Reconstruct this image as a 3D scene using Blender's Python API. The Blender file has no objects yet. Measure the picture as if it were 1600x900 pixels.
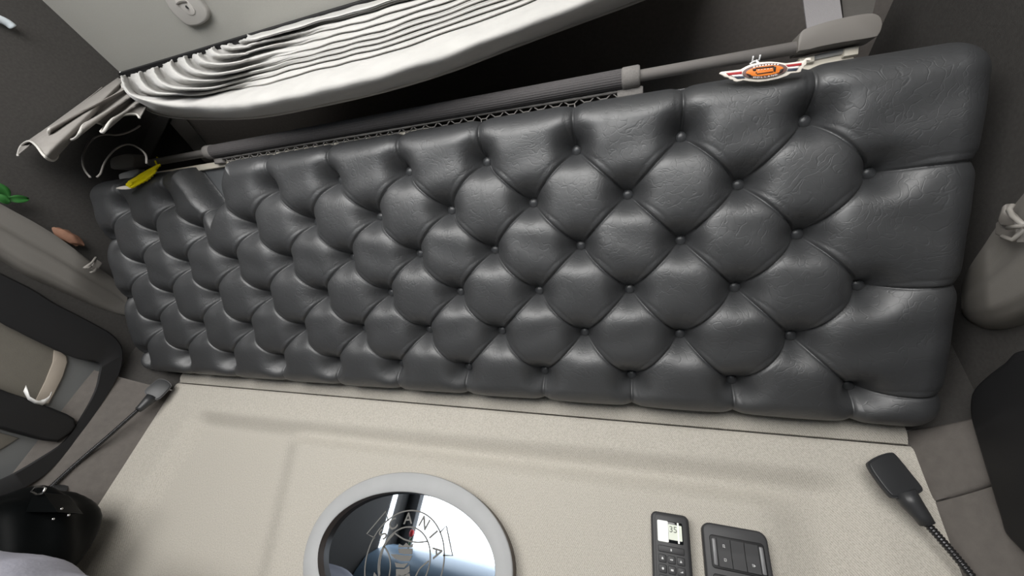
import bpy, bmesh, math, random
import numpy as np
from mathutils import Vector
random.seed(7); rng = np.random.default_rng(7)
scn = bpy.context.scene
COL = scn.collection
PI = math.pi
OFF = np.array([0.0, 0.0, 1.15])          # eye height above the cab floor; all points below are measured from the eye
# ------------------------------------------------------------------ calibrated view
F = 600.0                                   # focal length in pixels of a 1600x900 frame
R = np.array([[0.9511891065036705, -0.01734523385090756, -0.30812079860244096],
              [0.2655866295709353, 0.554495535175046, 0.7886687794404506],
              [0.15717196270931866, -0.83200591604483, 0.532036774861009]])
def ray(x, y): return R @ np.array([x - 800.0, y - 450.0, F])
def on(x, y, p0, n):
    d = ray(x, y); n = np.asarray(n, float)
    return d * (np.dot(p0, n) / np.dot(d, n))
def atX(x, y, V): return on(x, y, (V, 0, 0), (1, 0, 0))
def atY(x, y, V): return on(x, y, (0, V, 0), (0, 1, 0))
def atZ(x, y, V): return on(x, y, (0, 0, V), (0, 0, 1))
# tilted underside of the folded bunk: u along x, v downwards, h out towards the cab
PO = np.array([0.272, 0.4853, 0.6543]); PU = np.array([1.0, 0, 0])
PT = np.array([0.0, 0.71839, -0.69564]); PN = np.array([0.0, -0.69564, -0.71839])
def pan(u, v, h=0.0): return PO + PU * u + PT * v + PN * h
def atP(x, y, h=0.0): return on(x, y, PO + PN * h, PN)
XL, XR, YW, ZC, ZF = -1.62, 0.53, 0.906, 1.07, -1.15

# ------------------------------------------------------------------ object helpers
WORLD = {}
def props(o, label=None, cat=None, group=None, kind=None):
    if label: o['label'] = label
    if cat: o['category'] = cat
    if group: o['group'] = group
    if kind: o['kind'] = kind
    return o
def thing(name, label, cat, loc, group=None):
    o = bpy.data.objects.new(name, None); COL.objects.link(o)
    o.empty_display_size = 0.05
    WORLD[o.name] = np.asarray(loc, float)
    o.location = Vector(WORLD[o.name] + OFF)
    return props(o, label, cat, group)
def mesh(name, V, Fc, mat, parent=None, smooth=True, angle=None, label=None, cat=None, group=None, kind=None):
    V = np.asarray(V, float).reshape(-1, 3)
    c = (V.min(0) + V.max(0)) / 2
    if parent is None: c[2] = V[:, 2].min()
    me = bpy.data.meshes.new(name)
    me.from_pydata([tuple(p) for p in (V - c)], [], [tuple(int(i) for i in f) for f in Fc])
    me.validate()
    bm = bmesh.new(); bm.from_mesh(me)
    bmesh.ops.recalc_face_normals(bm, faces=bm.faces); bm.to_mesh(me); bm.free()
    if smooth: me.polygons.foreach_set('use_smooth', [True] * len(me.polygons))
    if angle is not None: me.set_sharp_from_angle(angle=math.radians(angle))
    me.materials.append(mat)
    o = bpy.data.objects.new(name, me); COL.objects.link(o)
    WORLD[o.name] = c
    if parent is not None:
        o.parent = parent; o.location = Vector(c - WORLD[parent.name])
    else: o.location = Vector(c + OFF)
    return props(o, label, cat, group, kind)
def join(*parts):
    V = []; Fc = []
    for v, f in parts:
        n = len(V); V += [tuple(p) for p in v]; Fc += [tuple(i + n for i in q) for q in f]
    return V, Fc
def unit(v): v = np.asarray(v, float); return v / np.linalg.norm(v)
def cr(pts, n=6, closed=False):
    """Catmull-Rom through the points"""
    P = [np.asarray(p, float) for p in pts]; N = len(P); out = []
    for i in range(N if closed else N - 1):
        g = (lambda k: P[k % N]) if closed else (lambda k: P[min(max(k, 0), N - 1)])
        a, b, c, d = g(i - 1), g(i), g(i + 1), g(i + 2)
        for k in range(n):
            t = k / n
            out.append(0.5 * ((2 * b) + (c - a) * t + (2 * a - 5 * b + 4 * c - d) * t * t + (3 * b - a - 3 * c + d) * t ** 3))
    if not closed: out.append(P[-1])
    return out
def tube(pts, r, n=10, caps=True):
    P = [np.asarray(p, float) for p in pts]; m = len(P)
    rs = [r] * m if np.isscalar(r) else list(r)
    V = []; Fc = []; ref = None
    for i in range(m):
        t = unit(P[min(i + 1, m - 1)] - P[max(i - 1, 0)])
        if ref is None: ref = unit(np.cross(t, [0.3, 0.5, 0.81]))
        ref = unit(ref - t * np.dot(ref, t)); b = np.cross(t, ref)
        for k in range(n):
            a = 2 * PI * k / n
            V.append(P[i] + rs[i] * (math.cos(a) * ref + math.sin(a) * b))
    for i in range(m - 1):
        for k in range(n):
            k2 = (k + 1) % n
            Fc.append((i * n + k, i * n + k2, (i + 1) * n + k2, (i + 1) * n + k))
    if caps: Fc.append(tuple(range(n))[::-1]); Fc.append(tuple((m - 1) * n + k for k in range(n)))
    return V, Fc
def solid(pts, nrm, th, bev=0.0, seg=2):
    """closed outline of 3-D points extruded by th along nrm, edges bevelled"""
    bm = bmesh.new(); nrm = unit(nrm) * th
    vs = [bm.verts.new(tuple(p)) for p in pts]
    vt = [bm.verts.new(tuple(np.asarray(p) + nrm)) for p in pts]
    N = len(vs); bm.faces.new(vs); ft = bm.faces.new(vt)
    for i in range(N): bm.faces.new((vs[i], vs[(i + 1) % N], vt[(i + 1) % N], vt[i]))
    bmesh.ops.recalc_face_normals(bm, faces=bm.faces)
    if bev > 0:
        bmesh.ops.bevel(bm, geom=[e for e in ft.edges], offset=bev, segments=seg, profile=0.5, affect='EDGES', clamp_overlap=True)
    bm.verts.index_update()
    V = [tuple(v.co) for v in bm.verts]; Fc = [tuple(v.index for v in f.verts) for f in bm.faces]
    bm.free(); return V, Fc
def box(a, b, bev=0.0):
    a = np.asarray(a, float); b = np.asarray(b, float)
    pts = [(a[0], a[1], a[2]), (b[0], a[1], a[2]), (b[0], b[1], a[2]), (a[0], b[1], a[2])]
    bm = bmesh.new(); vs = [bm.verts.new(p) for p in pts]; vt = [bm.verts.new((p[0], p[1], b[2])) for p in pts]
    bm.faces.new(vs); bm.faces.new(vt)
    for i in range(4): bm.faces.new((vs[i], vs[(i + 1) % 4], vt[(i + 1) % 4], vt[i]))
    bmesh.ops.recalc_face_normals(bm, faces=bm.faces)
    if bev: bmesh.ops.bevel(bm, geom=list(bm.edges), offset=bev, segments=3, profile=0.5, affect='EDGES')
    bm.verts.index_update()
    V = [tuple(v.co) for v in bm.verts]; Fc = [tuple(v.index for v in f.verts) for f in bm.faces]; bm.free(); return V, Fc
def grid(G):
    n, m = len(G), len(G[0]); V = [tuple(p) for row in G for p in row]
    Fc = [(i * m + j, i * m + j + 1, (i + 1) * m + j + 1, (i + 1) * m + j) for i in range(n - 1) for j in range(m - 1)]
    return V, Fc
def shell(G, th, nrm=None):
    """grid surface given a real thickness (away along nrm, or along its own normals)"""
    G = np.array([[np.asarray(p, float) for p in r] for r in G]); n, m, _ = G.shape
    if nrm is None:
        du = np.gradient(G, axis=0); dv = np.gradient(G, axis=1); N = np.cross(du, dv)
        N /= np.maximum(np.linalg.norm(N, axis=2, keepdims=True), 1e-9)
    else: N = np.zeros_like(G) + unit(nrm)
    B = G + N * th
    V, Fc = grid(G); k = n * m; Vb, Fb = grid(B)
    V = V + Vb; Fc = Fc + [tuple(i + k for i in f[::-1]) for f in Fb]
    rim = [(0, j) for j in range(m)] + [(i, m - 1) for i in range(1, n)] + [(n - 1, j) for j in range(m - 2, -1, -1)] + [(i, 0) for i in range(n - 2, 0, -1)]
    ids = [i * m + j for i, j in rim]
    for a, b in zip(ids, ids[1:] + ids[:1]): Fc.append((a, b, b + k, a + k))
    return V, Fc
def ball(c, r, n=16, m=10, fn=None):
    V = []; Fc = []
    for i in range(m + 1):
        th = PI * i / m
        for j in range(n):
            ph = 2 * PI * j / n
            d = np.array([math.sin(th) * math.cos(ph), math.sin(th) * math.sin(ph), math.cos(th)])
            s = fn(d) if fn else 1.0
            V.append(np.asarray(c) + d * np.asarray(r) * s)
    for i in range(m):
        for j in range(n):
            Fc.append((i * n + j, i * n + (j + 1) % n, (i + 1) * n + (j + 1) % n, (i + 1) * n + j))
    return V, Fc
def glyphs(txt, size=1.0):
    cu = bpy.data.curves.new('glyph', 'FONT'); cu.body = txt; cu.size = size
    cu.align_x = 'CENTER'; cu.align_y = 'CENTER'; cu.resolution_u = 3; cu.offset = 0.012 * size
    o = bpy.data.objects.new('glyph', cu); COL.objects.link(o)
    me = bpy.data.meshes.new_from_object(o.evaluated_get(bpy.context.evaluated_depsgraph_get()))
    V = [tuple(v.co)[:2] for v in me.vertices]; Fc = [tuple(p.vertices) for p in me.polygons]
    bpy.data.objects.remove(o); bpy.data.curves.remove(cu); bpy.data.meshes.remove(me)
    return V, Fc
def flat_text(txt, size, fn, rot=0.0):
    V, Fc = glyphs(txt, size); c, s = math.cos(rot), math.sin(rot)
    return [fn(c * x - s * y, s * x + c * y) for x, y in V], Fc
def ribbon(pts, w, fn):
    """flat stroke of width w along a 2-D path"""
    P = [np.asarray(p, float) for p in pts]; V = []; m = len(P)
    for i in range(m):
        t = unit(P[min(i + 1, m - 1)] - P[max(i - 1, 0)]); nn = np.array([-t[1], t[0]]) * w / 2
        V += [fn(*(P[i] + nn)), fn(*(P[i] - nn))]
    return V, [(2 * i, 2 * i + 1, 2 * i + 3, 2 * i + 2) for i in range(m - 1)]
def blob(pts2, fn): return [fn(*p) for p in pts2], [tuple(range(len(pts2)))]

# ------------------------------------------------------------------ materials
def mat(name, col, rough=0.6, spec=0.5, metal=0.0, var=0.0, vscale=40.0, bump=0.0, bscale=200.0, sheen=0.0, coat=0.0):
    m = bpy.data.materials.new(name); m.use_nodes = True; nt = m.node_tree; N = nt.nodes; L = nt.links
    b = N['Principled BSDF']
    b.inputs['Base Color'].default_value = (*col, 1); b.inputs['Roughness'].default_value = rough
    b.inputs['Specular IOR Level'].default_value = spec; b.inputs['Metallic'].default_value = metal
    b.inputs['Sheen Weight'].default_value = sheen; b.inputs['Coat Weight'].default_value = coat
    tc = N.new('ShaderNodeTexCoord')
    if var > 0:
        n = N.new('ShaderNodeTexNoise'); n.inputs['Scale'].default_value = vscale; n.inputs['Detail'].default_value = 4
        L.new(tc.outputs['Object'], n.inputs['Vector'])
        mx = N.new('ShaderNodeMix'); mx.data_type = 'RGBA'
        mx.inputs['A'].default_value = (*[c * (1 - var) for c in col], 1); mx.inputs['B'].default_value = (*[min(1, c * (1 + var)) for c in col], 1)
        L.new(n.outputs['Fac'], mx.inputs['Factor']); L.new(mx.outputs['Result'], b.inputs['Base Color'])
    if bump > 0:
        n = N.new('ShaderNodeTexNoise'); n.inputs['Scale'].default_value = bscale; n.inputs['Detail'].default_value = 3
        L.new(tc.outputs['Object'], n.inputs['Vector'])
        bp = N.new('ShaderNodeBump'); bp.inputs['Strength'].default_value = bump; bp.inputs['Distance'].default_value = 0.002
        L.new(n.outputs['Fac'], bp.inputs['Height']); L.new(bp.outputs['Normal'], b.inputs['Normal'])
    return m
def leather_mat():
    m = mat('black_leather', (0.033, 0.0343, 0.0365), 0.5, 1.0); nt = m.node_tree; N = nt.nodes; L = nt.links; b = N['Principled BSDF']
    tc = N.new('ShaderNodeTexCoord')
    n1 = N.new('ShaderNodeTexNoise'); n1.inputs['Scale'].default_value = 55; n1.inputs['Detail'].default_value = 5; n1.inputs['Distortion'].default_value = 1.2
    v = N.new('ShaderNodeTexVoronoi'); v.feature = 'DISTANCE_TO_EDGE'; v.inputs['Scale'].default_value = 34
    nz = N.new('ShaderNodeTexNoise'); nz.inputs['Scale'].default_value = 9; nz.inputs['Detail'].default_value = 3
    add = N.new('ShaderNodeMixRGB'); add.blend_type = 'ADD'; add.inputs['Fac'].default_value = 0.35
    L.new(tc.outputs['Object'], add.inputs['Color1']); L.new(nz.outputs['Color'], add.inputs['Color2']); L.new(add.outputs['Color'], v.inputs['Vector'])
    L.new(tc.outputs['Object'], nz.inputs['Vector']); L.new(tc.outputs['Object'], n1.inputs['Vector'])
    rp = N.new('ShaderNodeValToRGB'); rp.color_ramp.elements[0].position = 0.0; rp.color_ramp.elements[1].position = 0.06
    L.new(v.outputs['Distance'], rp.inputs['Fac'])
    b1 = N.new('ShaderNodeBump'); b1.inputs['Strength'].default_value = 0.13; b1.inputs['Distance'].default_value = 0.003
    b2 = N.new('ShaderNodeBump'); b2.inputs['Strength'].default_value = 0.13; b2.inputs['Distance'].default_value = 0.002
    L.new(n1.outputs['Fac'], b1.inputs['Height']); L.new(rp.outputs['Color'], b2.inputs['Height'])
    L.new(b1.outputs['Normal'], b2.inputs['Normal']); L.new(b2.outputs['Normal'], b.inputs['Normal'])
    mr = N.new('ShaderNodeMapRange'); mr.inputs['To Min'].default_value = 0.44; mr.inputs['To Max'].default_value = 0.58
    L.new(n1.outputs['Fac'], mr.inputs['Value']); L.new(mr.outputs['Result'], b.inputs['Roughness'])
    return m
def twill_mat():
    m = mat('beige_twill', (0.50, 0.475, 0.43), 0.9, 0.15); nt = m.node_tree; N = nt.nodes; L = nt.links; b = N['Principled BSDF']
    tc = N.new('ShaderNodeTexCoord')
    mp = N.new('ShaderNodeMapping'); mp.inputs['Rotation'].default_value = (0, math.radians(38), 0)
    w = N.new('ShaderNodeTexWave'); w.wave_type = 'BANDS'; w.bands_direction = 'X'; w.inputs['Scale'].default_value = 95
    w.inputs['Distortion'].default_value = 1.5; w.inputs['Detail'].default_value = 2; w.inputs['Detail Scale'].default_value = 8
    n = N.new('ShaderNodeTexNoise'); n.inputs['Scale'].default_value = 420; n.inputs['Detail'].default_value = 2
    L.new(tc.outputs['Object'], mp.inputs['Vector']); L.new(mp.outputs['Vector'], w.inputs['Vector']); L.new(tc.outputs['Object'], n.inputs['Vector'])
    a = N.new('ShaderNodeMath'); a.operation = 'MULTIPLY_ADD'; a.inputs[1].default_value = 0.30
    L.new(w.outputs['Fac'], a.inputs[0]); L.new(n.outputs['Fac'], a.inputs[2])
    rp = N.new('ShaderNodeValToRGB'); e = rp.color_ramp.elements
    e[0].position = 0.30; e[0].color = (0.35, 0.325, 0.285, 1); e[1].position = 0.85; e[1].color = (0.54, 0.51, 0.455, 1)
    L.new(a.outputs['Value'], rp.inputs['Fac']); L.new(rp.outputs['Color'], b.inputs['Base Color'])
    bp = N.new('ShaderNodeBump'); bp.inputs['Strength'].default_value = 0.35; bp.inputs['Distance'].default_value = 0.0015
    L.new(a.outputs['Value'], bp.inputs['Height']); L.new(bp.outputs['Normal'], b.inputs['Normal'])
    return m
M = dict(
    leather=leather_mat(), twill=twill_mat(),
    button=mat('button_leather', (0.045, 0.047, 0.05), 0.38, 0.6, bump=0.1, bscale=300),
    darkfab=mat('dark_fabric', (0.058, 0.055, 0.052), 0.95, 0.15, var=0.25, vscale=160, bump=0.25, bscale=600),
    darkrear=mat('dark_rear_lining', (0.19, 0.172, 0.158), 0.9, 0.2, var=0.2, vscale=120, bump=0.2, bscale=500),
    ceil=mat('headliner', (0.33, 0.325, 0.30), 0.95, 0.1, var=0.06, vscale=300, bump=0.2, bscale=500),
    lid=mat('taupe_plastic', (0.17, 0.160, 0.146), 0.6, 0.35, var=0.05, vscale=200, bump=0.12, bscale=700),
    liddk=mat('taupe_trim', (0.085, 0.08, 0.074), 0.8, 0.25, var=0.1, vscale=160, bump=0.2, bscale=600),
    pad=mat('soft_trim', (0.14, 0.127, 0.117), 0.95, 0.2, var=0.2, vscale=60, bump=0.25, bscale=500),
    black=mat('black_plastic', (0.013, 0.013, 0.014), 0.55, 0.35, bump=0.08, bscale=800),
    blackgl=mat('gloss_black', (0.006, 0.007, 0.008), 0.12, 0.5), bagm=mat('black_bag_skin', (0.0025, 0.003, 0.0032), 0.5, 0.06),
    lamp=mat('lamp_plastic', (0.030, 0.031, 0.033), 0.42, 0.5, bump=0.06, bscale=900),
    goose=mat('gooseneck_metal', (0.05, 0.05, 0.052), 0.25, 0.6, metal=0.7),
    grey=mat('grey_plastic', (0.165, 0.153, 0.14), 0.5, 0.4, bump=0.05, bscale=700),
    greydk=mat('rod_metal', (0.24, 0.225, 0.215), 0.42, 0.5),
    latch=mat('latch_plastic', (0.42, 0.41, 0.40), 0.5, 0.4),
    cream=mat('cream_edge', (0.72, 0.67, 0.57), 0.55, 0.3, var=0.08, vscale=30),
    prong=mat('hook_plastic', (0.26, 0.245, 0.225), 0.45, 0.4),
    board=mat('grey_board', (0.10, 0.105, 0.11), 0.7, 0.3, var=0.1, vscale=30),
    velvet=mat('pale_velvet', (0.47, 0.461, 0.443), 0.9, 0.15, var=0.10, vscale=22, bump=0.3, bscale=90, sheen=0.4),
    hem=mat('curtain_hem', (0.52, 0.505, 0.475), 0.9, 0.15, bump=0.2, bscale=400),
    lining=mat('curtain_lining', (0.26, 0.245, 0.23), 0.95, 0.15, var=0.12, vscale=30, bump=0.3, bscale=150),
    web=mat('webbing', (0.25, 0.24, 0.245), 0.8, 0.3, bump=0.4, bscale=500),
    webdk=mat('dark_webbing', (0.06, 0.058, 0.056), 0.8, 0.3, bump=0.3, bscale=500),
    net=mat('knitted_net', (0.085, 0.08, 0.081), 0.85, 0.25, var=0.3, vscale=500, bump=0.5, bscale=900),
    cuff=mat('knitted_cuff', (0.20, 0.19, 0.18), 0.9, 0.2, var=0.3, vscale=500, bump=0.5, bscale=900),
    ring=mat('brushed_ring', (0.40, 0.405, 0.41), 0.65, 0.35, var=0.1, vscale=18, bump=0.05, bscale=200),
    ringedge=mat('brown_ring_edge', (0.07, 0.05, 0.038), 0.4, 0.4),
    mirror=mat('mirror_glass', (0.34, 0.385, 0.44), 0.02, 0.5, metal=1.0),
    etch=mat('etched_line', (0.16, 0.157, 0.15), 0.85, 0.1),
    white=mat('white_print', (0.85, 0.84, 0.82), 0.6, 0.3),
    icon=mat('icon_print', (0.62, 0.62, 0.62), 0.6, 0.3),
    key=mat('key_plastic', (0.032, 0.032, 0.034), 0.5, 0.4),
    keylt=mat('rocker_edge', (0.16, 0.16, 0.165), 0.35, 0.5),
    body=mat('panel_plastic', (0.040, 0.040, 0.042), 0.5, 0.4, bump=0.08, bscale=900),
    lcd=mat('lcd_glass', (0.62, 0.66, 0.56), 0.3, 0.5),
    lcdhi=mat('lcd_pale', (0.80, 0.82, 0.77), 0.3, 0.5),
    seg=mat('lcd_digit', (0.16, 0.18, 0.15), 0.5, 0.3),
    red=mat('tag_red', (0.40, 0.03, 0.035), 0.5, 0.4), navy=mat('tag_navy', (0.03, 0.04, 0.07), 0.5, 0.4),
    orange=mat('tag_orange', (0.80, 0.22, 0.03), 0.5, 0.4), tagrim=mat('tag_rim', (0.17, 0.10, 0.09), 0.5, 0.4),
    tagwhite=mat('tag_cream', (0.80, 0.74, 0.66), 0.5, 0.4), tagblack=mat('tag_black', (0.02, 0.012, 0.01), 0.5, 0.4),
    cord=mat('white_cord', (0.80, 0.80, 0.80), 0.7, 0.3),
    yellow=mat('yellow_rubber', (0.95, 0.76, 0.0), 0.45, 0.4, var=0.12, vscale=120, bump=0.4, bscale=300),
    leaf=mat('green_leaf', (0.03, 0.14, 0.03), 0.45, 0.4, var=0.4, vscale=60),
    brown=mat('pink_brown', (0.28, 0.15, 0.10), 0.6, 0.3, var=0.3, vscale=60),
    bluew=mat('bluish_white', (0.62, 0.68, 0.72), 0.4, 0.4),
    pillow=mat('lavender_cloth', (0.42, 0.42, 0.49), 0.9, 0.2, var=0.08, vscale=20, bump=0.3, bscale=150),
    recess=mat('recess_plate', (0.16, 0.165, 0.165), 0.45, 0.4), recessb=mat('recess_beige', (0.17, 0.158, 0.135), 0.8, 0.2, var=0.08, vscale=60, bump=0.2, bscale=400),
    recess_lit=mat('recess_lit_side', (0.40, 0.35, 0.295), 0.8, 0.2),  # lit version of the recess beige, the light put into the colour
    chrome=mat('chrome', (0.7, 0.7, 0.7), 0.15, 0.5, metal=1.0),
    dash=mat('dash_reflected_blue', (0.22, 0.31, 0.41), 0.35, 0.5, bump=0.2, bscale=60), dashdk=mat('dash_dark', (0.02, 0.024, 0.03), 0.3, 0.5),  # dash: blue reflection of the outside put into the base colour
    petal=mat('red_petal', (0.7, 0.02, 0.02), 0.5, 0.4), stem=mat('stem_green', (0.10, 0.16, 0.05), 0.6, 0.3),
    floor=mat('floor_rubber', (0.03, 0.03, 0.03), 0.8, 0.3, bump=0.2, bscale=200),
    mattress=mat('grey_ticking', (0.22, 0.22, 0.22), 0.9, 0.2, bump=0.2, bscale=300),
)

# ------------------------------------------------------------------ setting
def struct(name, V, Fc, m, **k): return mesh(name, V, Fc, m, kind='structure', **k)
def slab(a, b): return box(a, b)
struct('floor', *slab((XL - .05, -1.15, ZF - .04), (XR + .05, 1.15, ZF)), M['floor'], smooth=False)
struct('ceiling', *slab((XL - .05, -1.15, ZC), (XR + .05, 0.262, ZC + .04)), M['ceil'], smooth=False)
struct('ceiling', *slab((XL - .05, 0.274, ZC + .004), (XR + .05, 1.15, ZC + .04)), M['darkrear'], smooth=False)
def side_wall(x0, x1, oy0, oy1, oz0, oz1):
    b = 1.12
    return join(slab((x0, -1.15, ZF), (x1, oy0, ZC)), slab((x0, oy1, ZF), (x1, b, ZC)),
                slab((x0, oy0, ZF), (x1, oy1, oz0)), slab((x0, oy0, oz1), (x1, oy1, ZC)))
struct('wall_left', *side_wall(XL - .04, XL, -1.00, -0.875, -0.22, 0.50), M['darkfab'], smooth=False)
struct('wall_right', *side_wall(XR, XR + .04, -1.00, -0.80, -0.15, 0.60), M['darkfab'], smooth=False)
struct('wall_front', *join(slab((XL, -1.15, ZF), (XR, -1.12, -0.24)), slab((XL, -1.15, 0.80), (XR, -1.12, ZC)),
                           slab((XL, -1.15, -0.24), (XL + .09, -1.09, 0.80)), slab((XR - .09, -1.15, -0.24), (XR, -1.09, 0.80))), M['black'], smooth=False)
struct('wall_back', *slab((XL, 1.09, 0.262), (XR, 1.12, ZC)), M['darkrear'], smooth=False)
# shelf behind the ledge
struct('trim_1', *slab((-1.49, 0.915, 0.25), (0.475, 1.10, 0.262)), M['darkrear'], smooth=False)
# moulded beige rear wall with its pressed relief
def ss(a, b, x):
    t = np.clip((x - a) / (b - a), 0, 1); return t * t * (3 - 2 * t)
def relief(x, z):
    # inner field dips behind the raised border
    bt = 0.178 + 0.02 * ss(-1.2, 0.3, x)
    fld = ss(-1.355 - 0.10 * (0.1 - z), -1.28 - 0.10 * (0.1 - z), x) * ss(bt, bt - 0.05, z) * ss(0.40 - .18 * (.2 - z) * 0, 0.30, x)
    pl = ss(-0.955 + 0.28 * (0.1 - z), -0.875 + 0.28 * (0.1 - z), x) * ss(0.155, 0.105, z) * ss(0.30, 0.2, x)
    return -0.030 * fld + 0.024 * pl
xs = np.linspace(-1.492, 0.477, 240); zs = np.linspace(-0.6, 0.2475, 160)
G = []
for z in zs:
    row = []
    for x in xs:
        e = max(0, (z - 0.2375) / 0.01)
        y = YW - relief(x, z) + 0.004 * e * e
        row.append((x, y, z))
    G.append(row)
struct('wall_back', *shell(G, 0.03, (0, 1, 0)), M['twill'], angle=40)
# ledge strip under the bunk
G = []
for t in np.linspace(0, 1, 14):
    a = t * PI * 0.5
    z = 0.250 + 0.060 * t; yy = YW - 0.010 * math.sin(min(1, t * 3) * PI / 2) + 0.03 * max(0, t - .55) ** 1.2
    G.append([(x, yy, z) for x in np.linspace(-1.478, 0.468, 60)])
struct('trim_2', *shell(G, 0.02, (0, 1, 0)), M['twill'], angle=50)
# slanted lower corners, in two soft pads each
def corner(side, name, z0, z1, m, bulge, f0, f1, y0):
    x0, x1, y1 = (XL, -1.490, YW + .004) if side < 0 else (XR, 0.474, YW + .004)
    G = []
    n = unit((-side * (y1 - y0), -abs(x1 - x0), 0))
    for t in np.linspace(0, 1, 24):
        row = []
        for q in np.linspace(0, 1, 24):
            b = bulge * (4 * t * (1 - t)) ** 0.35 * (4 * q * (1 - q) + 0.02) ** 0.5
            z = (z0 + f0 * (0.5 - q)) * (1 - t) + (z1 + f1 * (0.5 - q)) * t
            row.append(np.array([x0 + (x1 - x0) * q, y0 + (y1 - y0) * q, z]) + n * (b - 0.007 * math.sin(PI * q)))
        G.append(row)
    struct(name, *shell(G, 0.012, (side, 0.6, 0)), m, angle=60)
corner(-1, 'trim_3', 0.224, 0.56, M['darkfab'], 0.0, 0.0, 0.0, 0.80)
corner(-1, 'trim_4', -0.62, 0.220, M['pad'], 0.008, 0.0, 0.0, 0.74)
corner(1, 'trim_5', 0.276, 0.56, M['darkfab'], 0.0, 0.0, 0.0, 0.80)
corner(1, 'trim_6', 0.176, 0.274, M['pad'], 0.007, 0.035, 0.0, 0.76)
corner(1, 'trim_7', -0.62, 0.173, M['pad'], 0.005, 0.0, 0.035, 0.76)

# ------------------------------------------------------------------ tufted bunk
d_, rs_ = 0.19, 0.09403
UL, UR_, VT, VB = -1.862, 0.224, -0.086, 0.540
bunk = thing('folding_bunk', 'large black tufted leather bunk underside folded up above the beige rear wall', 'bunk', pan(-0.82, 0.54))
BT = []
for j in range(6):
    n = 10 if j % 2 == 0 else 11
    a0 = 0.0 if j % 2 == 0 else 0.5
    BT.append([((a0 - k) * d_, j * rs_) for k in range(n)])
SEG = []
for j in range(5):
    for (u, v) in BT[j]:
        for du in (-d_ / 2, d_ / 2):
            if any(abs(u + du - q[0]) < 1e-6 for q in BT[j + 1]): SEG.append(((u, v), (u + du, v + rs_), 'd'))
for (u, v) in BT[0]: SEG.append(((u, v), (u, VT - .03), 'e'))
for (u, v) in BT[5]: SEG.append(((u, v), (u, VB + .03), 'e'))
for j in (1, 3, 5):
    SEG.append((BT[j][0], (UR_ + .03, BT[j][0][1] - 0.006), 'e')); SEG.append((BT[j][-1], (UL - .03, BT[j][-1][1]), 'e'))
step = 0.0018
us = np.arange(UL - 0.002, UR_ + 0.004, step); vs = np.arange(VT - 0.002, VB + 0.004, step)
UU, VV = np.meshgrid(us, vs)
HH, HS = 0.058, 0.051
Gp = np.ones_like(UU); Bp = np.ones_like(UU); groove = np.zeros_like(UU); inset = np.zeros_like(UU)
def prof(t): t = np.clip(t, 0, 1); return np.sqrt(np.maximum(0, 1 - (1 - t) ** 2))
def win(u0, u1, v0, v1):
    i0 = max(0, int((v0 - vs[0]) / step)); i1 = min(len(vs), int((v1 - vs[0]) / step) + 2)
    j0 = max(0, int((u0 - us[0]) / step)); j1 = min(len(us), int((u1 - us[0]) / step) + 2)
    return slice(i0, i1), slice(j0, j1)
D = 0.067; G2 = np.ones_like(UU); step_up = np.zeros_like(UU); crease = np.zeros_like(UU)
for (a, b, k) in SEG:
    w = win(min(a[0], b[0]) - D, max(a[0], b[0]) + D, min(a[1], b[1]) - D, max(a[1], b[1]) + D)
    u, v = UU[w], VV[w]; ax, ay = b[0] - a[0], b[1] - a[1]; L2 = ax * ax + ay * ay; Ls = math.sqrt(L2)
    t = np.clip(((u - a[0]) * ax + (v - a[1]) * ay) / L2, 0, 1)
    ds = np.hypot(u - a[0] - ax * t, v - a[1] - ay * t)
    Gp[w] *= 0.02 + 0.98 * (1 - (1 - np.clip(ds / 0.024, 0, 1)) ** 3)
    G2[w] *= 1 - (1 - np.clip(ds / D, 0, 1)) ** 2.6
    crease[w] = np.maximum(crease[w], np.exp(-(ds / 0.0018) ** 2) * (0.35 + 0.65 * np.minimum(1, np.minimum(t, 1 - t) * 5)))
    nx, ny = (-ay, ax) if (ax > 0 or (k == 'e' and ax == 0)) else (ay, -ax)
    side = -((u - a[0]) * nx + (v - a[1]) * ny) / Ls           # positive on the tucked side of the seam
    ins = (t > 0.0) & (t < 1.0) & (side > 0)
    tp = np.sin(PI * t) if k == 'd' else np.minimum(1, t * 3)
    offs = 0.0125 * tp + 1e-5
    # the pleat: a narrow strip that rises to the seam and ends at the fold
    st = np.where(ins & (side < offs), (1 - side / offs), 0.0) * tp ** 0.6
    step_up[w] = np.maximum(step_up[w], st)
    groove[w] = np.maximum(groove[w], np.where(ins, np.exp(-((side - offs) / 0.0030) ** 2), 0) * tp ** 0.7)
    if k == 'e': inset[w] = np.maximum(inset[w], np.exp(-(ds / 0.012) ** 2))
for row in BT:
    for (bu, bv) in row:
        Db = 0.088; w = win(bu - Db, bu + Db, bv - Db, bv + Db)
        db = np.hypot(UU[w] - bu, VV[w] - bv)
        Bp[w] *= 1 - (1 - np.clip((db - 0.007) / Db, 0, 1)) ** 3.3
Hf = HS * Bp + (HH - HS * Bp) * (0.30 * Gp + 0.70 * G2) * (0.12 + 0.88 * Bp) - 0.0005 * groove + 0.0016 * step_up - 0.0045 * crease
# slow unevenness of the stuffing
Hf += 0.0016 * np.sin(UU * 31 + 3 * np.sin(VV * 17)) * np.sin(VV * 37 + 1.3) * Gp
# outline
rc = 0.055
cu, cv = (UL + UR_) / 2, (VT + VB) / 2; hu, hv = (UR_ - UL) / 2, (VB - VT) / 2
qx = np.abs(UU - cu) - (hu - rc); qy = np.abs(VV - cv) - (hv - rc)
sd = np.hypot(np.maximum(qx, 0), np.maximum(qy, 0)) + np.minimum(np.maximum(qx, qy), 0) - rc
de = -sd
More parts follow.
